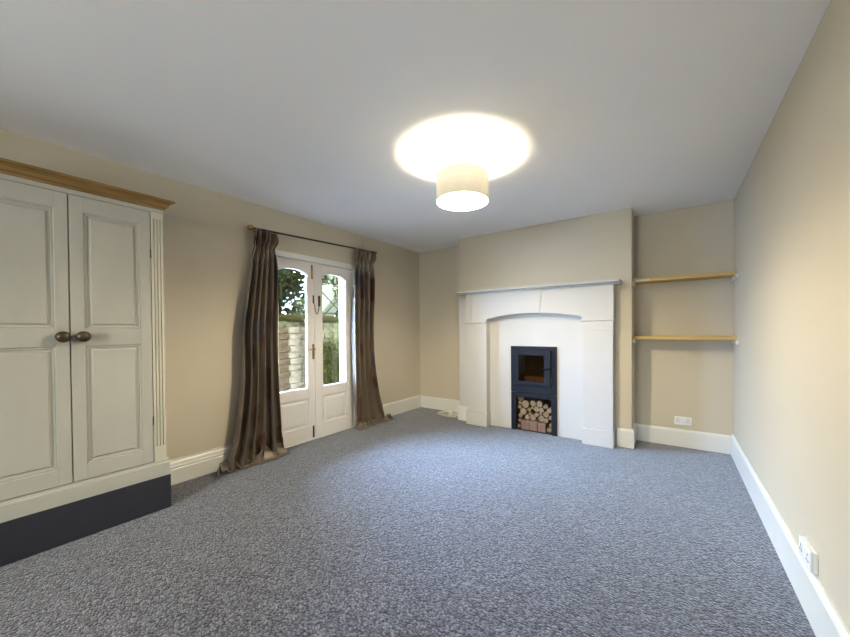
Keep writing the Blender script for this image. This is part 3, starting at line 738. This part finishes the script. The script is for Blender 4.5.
# ------------------------------------------------------------------ garden
struct('patio', B(-12, XL-.2, -3, 12, -.15, -.03), M['paving'], 'grey paved yard outside the garden doors')
GX = -6.0
gw = thing('garden_wall', 'limewashed masonry wall with mossy top across the yard', 'wall', (GX, 4.3, -.03))
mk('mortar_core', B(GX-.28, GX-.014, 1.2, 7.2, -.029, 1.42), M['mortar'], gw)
rnd = random.Random(8)
variants = {}
def block_mesh(key, L_, h_, m_):
    if key not in variants:
        lst = []
        for v_ in range(4):
            bm = B(-.03, .012, -L_/2, L_/2, -h_/2, h_/2)
            bmesh.ops.subdivide_edges(bm, edges=bm.edges, cuts=1, use_grid_fill=True)
            for q in bm.verts: q.co += Vector((rnd.uniform(-.006, .008) if q.co.x > 0 else 0, rnd.uniform(-.008, .008), rnd.uniform(-.007, .007)))
            me = bpy.data.meshes.new('brick'); bmesh.ops.recalc_face_normals(bm, faces=bm.faces); bm.to_mesh(me); bm.free(); me.materials.append(m_); lst.append(me)
        variants[key] = lst
    return rnd.choice(variants[key])
nb_ = 0; hh = .118
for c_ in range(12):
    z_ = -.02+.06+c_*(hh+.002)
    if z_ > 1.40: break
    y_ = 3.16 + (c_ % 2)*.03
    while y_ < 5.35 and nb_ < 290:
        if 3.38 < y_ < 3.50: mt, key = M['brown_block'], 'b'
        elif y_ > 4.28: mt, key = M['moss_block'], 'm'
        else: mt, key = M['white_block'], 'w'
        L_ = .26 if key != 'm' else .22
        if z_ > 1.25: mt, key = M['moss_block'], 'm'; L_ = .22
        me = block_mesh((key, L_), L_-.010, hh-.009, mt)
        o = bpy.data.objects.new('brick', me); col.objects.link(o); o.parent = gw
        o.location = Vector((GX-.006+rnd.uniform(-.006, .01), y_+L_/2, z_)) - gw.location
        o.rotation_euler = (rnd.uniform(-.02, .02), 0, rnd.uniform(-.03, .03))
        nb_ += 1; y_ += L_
# mossy coping
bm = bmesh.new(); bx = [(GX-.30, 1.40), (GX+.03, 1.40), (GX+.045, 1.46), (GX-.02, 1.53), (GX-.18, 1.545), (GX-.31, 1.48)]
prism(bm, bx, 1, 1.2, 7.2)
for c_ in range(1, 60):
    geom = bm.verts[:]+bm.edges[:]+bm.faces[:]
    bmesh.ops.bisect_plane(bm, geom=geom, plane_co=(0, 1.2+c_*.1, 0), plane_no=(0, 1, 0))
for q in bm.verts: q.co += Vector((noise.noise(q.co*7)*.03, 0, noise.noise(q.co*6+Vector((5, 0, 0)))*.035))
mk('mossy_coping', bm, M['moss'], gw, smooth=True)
# white post in front of the wall
po = thing('garden_post', 'whitewashed square post standing against the garden wall', 'post', (-5.88, 4.05, -.03))
mk('shaft', B(-5.93, -5.83, 3.99, 4.09, -.029, 1.40), M['postpaint'], po, 0.008)
mk('cap', B(-5.945, -5.815, 3.975, 4.105, 1.40, 1.425), M['postpaint'], po, 0.006)
# trellis above the wall
tr = thing('trellis', 'weathered timber lattice rising behind the mossy garden wall', 'trellis', (-6.44, 4.6, 0))
for y_ in (3.80, 4.40, 5.33, 5.9): mk('upright', B(-6.46, -6.42, y_-.02, y_+.02, .0, 2.75), M['twig'], tr)
for ya, za, yb, zb in ((4.72, 2.10, 5.30, 1.60), (5.30, 2.06, 4.76, 1.54), (4.72, 2.5, 5.30, 2.15), (3.84, 1.75, 4.36, 2.2), (4.4, 1.62, 5.33, 1.62), (3.8, 1.62, 4.4, 1.62), (4.4, 2.3, 5.33, 2.3)):
    mk('lattice_slat', tube(bmesh.new(), [(-6.40, ya, za), (-6.40, yb, zb)], .014, 4), M['twig'], tr)
bm = tube(bmesh.new(), [(-6.38, 3.78, 2.18), (-6.38, 3.98, 2.15), (-6.38, 4.16, 2.02), (-6.38, 4.3, 1.82)], [.016, .015, .013, .011], 6)
mk('bent_stem', bm, M['twig'], tr)
# shed with pale pitched roof
shd = thing('garden_shed', 'small shed with pale pitched roof beyond the trellis', 'shed', (-7.8, 6.3, -.03))
mk('shed_wall', B(-8.7, -7.3, 5.75, 7.6, -.029, 1.55), M['twig'], shd)
bm = prism(bmesh.new(), [(5.42, 1.50), (5.50, 1.42), (6.65, 2.72), (6.65, 2.94), (6.45, 2.94), (5.28, 1.62)], 0, -8.8, -7.2)
mk('roof_slope', bm, M['shed'], shd, 0.01)
bm = prism(bmesh.new(), [(6.66, 2.72), (7.9, 1.42), (8.0, 1.55), (6.66, 2.94)], 0, -8.8, -7.2)
mk('roof_slope', bm, M['shed'], shd, 0.01)
# foliage
def foliage(name, label, cat, spots, nleaf, size, mt, seed):
    rnd = random.Random(seed); vs = []; fs = []
    tot = sum(s[3]*s[4]*s[5] for s in spots)
    for cx_, cy_, cz_, a, b_, c_ in spots:
        for _ in range(int(nleaf*a*b_*c_/tot)+1):
            while True:
                u = Vector((rnd.uniform(-1, 1), rnd.uniform(-1, 1), rnd.uniform(-1, 1)))
                if .25 < u.length < 1: break
            p = Vector((cx_+u.x*a, cy_+u.y*b_, cz_+u.z*c_))
            if p.z < -.02: continue
            n1 = Vector((rnd.gauss(0, 1)+.6, rnd.gauss(0, 1), rnd.gauss(0, 1)+.5)).normalized()
            t1 = n1.cross(Vector((rnd.gauss(0, 1), rnd.gauss(0, 1), rnd.gauss(0, 1)))).normalized(); t2 = n1.cross(t1)
            s_ = size*rnd.uniform(.6, 1.3); k = len(vs)
            vs += [p - t1*s_, p + t2*s_*.6 + n1*s_*.15, p + t1*s_*1.1, p - t2*s_*.6 + n1*s_*.15]
            fs += [(k, k+1, k+2), (k, k+2, k+3)]
    me = bpy.data.meshes.new(name); me.from_pydata([tuple(v) for v in vs], [], fs); me.materials.append(mt)
    o = bpy.data.objects.new(name, me); col.objects.link(o); o['label'] = label; o['category'] = cat; o['kind'] = 'stuff'
    return o
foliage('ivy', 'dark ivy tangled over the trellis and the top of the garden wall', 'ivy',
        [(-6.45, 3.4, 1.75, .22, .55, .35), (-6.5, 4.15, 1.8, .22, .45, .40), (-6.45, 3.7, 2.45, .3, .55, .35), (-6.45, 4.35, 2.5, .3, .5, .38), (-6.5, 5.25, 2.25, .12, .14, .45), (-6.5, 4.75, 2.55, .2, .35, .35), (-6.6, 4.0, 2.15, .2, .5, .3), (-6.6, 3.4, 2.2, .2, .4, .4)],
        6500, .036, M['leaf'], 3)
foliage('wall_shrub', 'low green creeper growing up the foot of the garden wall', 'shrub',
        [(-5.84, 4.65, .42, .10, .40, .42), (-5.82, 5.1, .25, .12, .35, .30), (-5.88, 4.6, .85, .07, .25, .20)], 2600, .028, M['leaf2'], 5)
def tree(x_, y_, hgt, rad, seed, label):
    t_ = thing('tree', label, 'tree', (x_, y_, -.03), group='trees beyond the garden')
    mk('trunk', tube(bmesh.new(), [(x_, y_, -.02), (x_+.1, y_+.05, hgt*.45), (x_+.05, y_+.2, hgt*.8)], [.12, .09, .05], 8), M['twig'], t_, smooth=True)
    rnd = random.Random(seed)
    sp = [(x_+rnd.uniform(-.5, .5)*rad, y_+rnd.uniform(-.7, .7)*rad, hgt*rnd.uniform(.5, 1), rad*.5, rad*.55, rad*.5) for _ in range(7)]
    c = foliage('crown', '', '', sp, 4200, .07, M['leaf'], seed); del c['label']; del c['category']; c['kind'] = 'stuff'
    c.parent = t_; c.matrix_parent_inverse = Matrix.Translation(-t_.location)
tree(-10.5, 6.0, 3.6, 1.1, 21, 'leafy tree beyond the garden wall, seen through the left door')
tree(-10.8, 8.6, 4.0, 1.2, 22, 'leafy tree beyond the shed, seen through the right door')
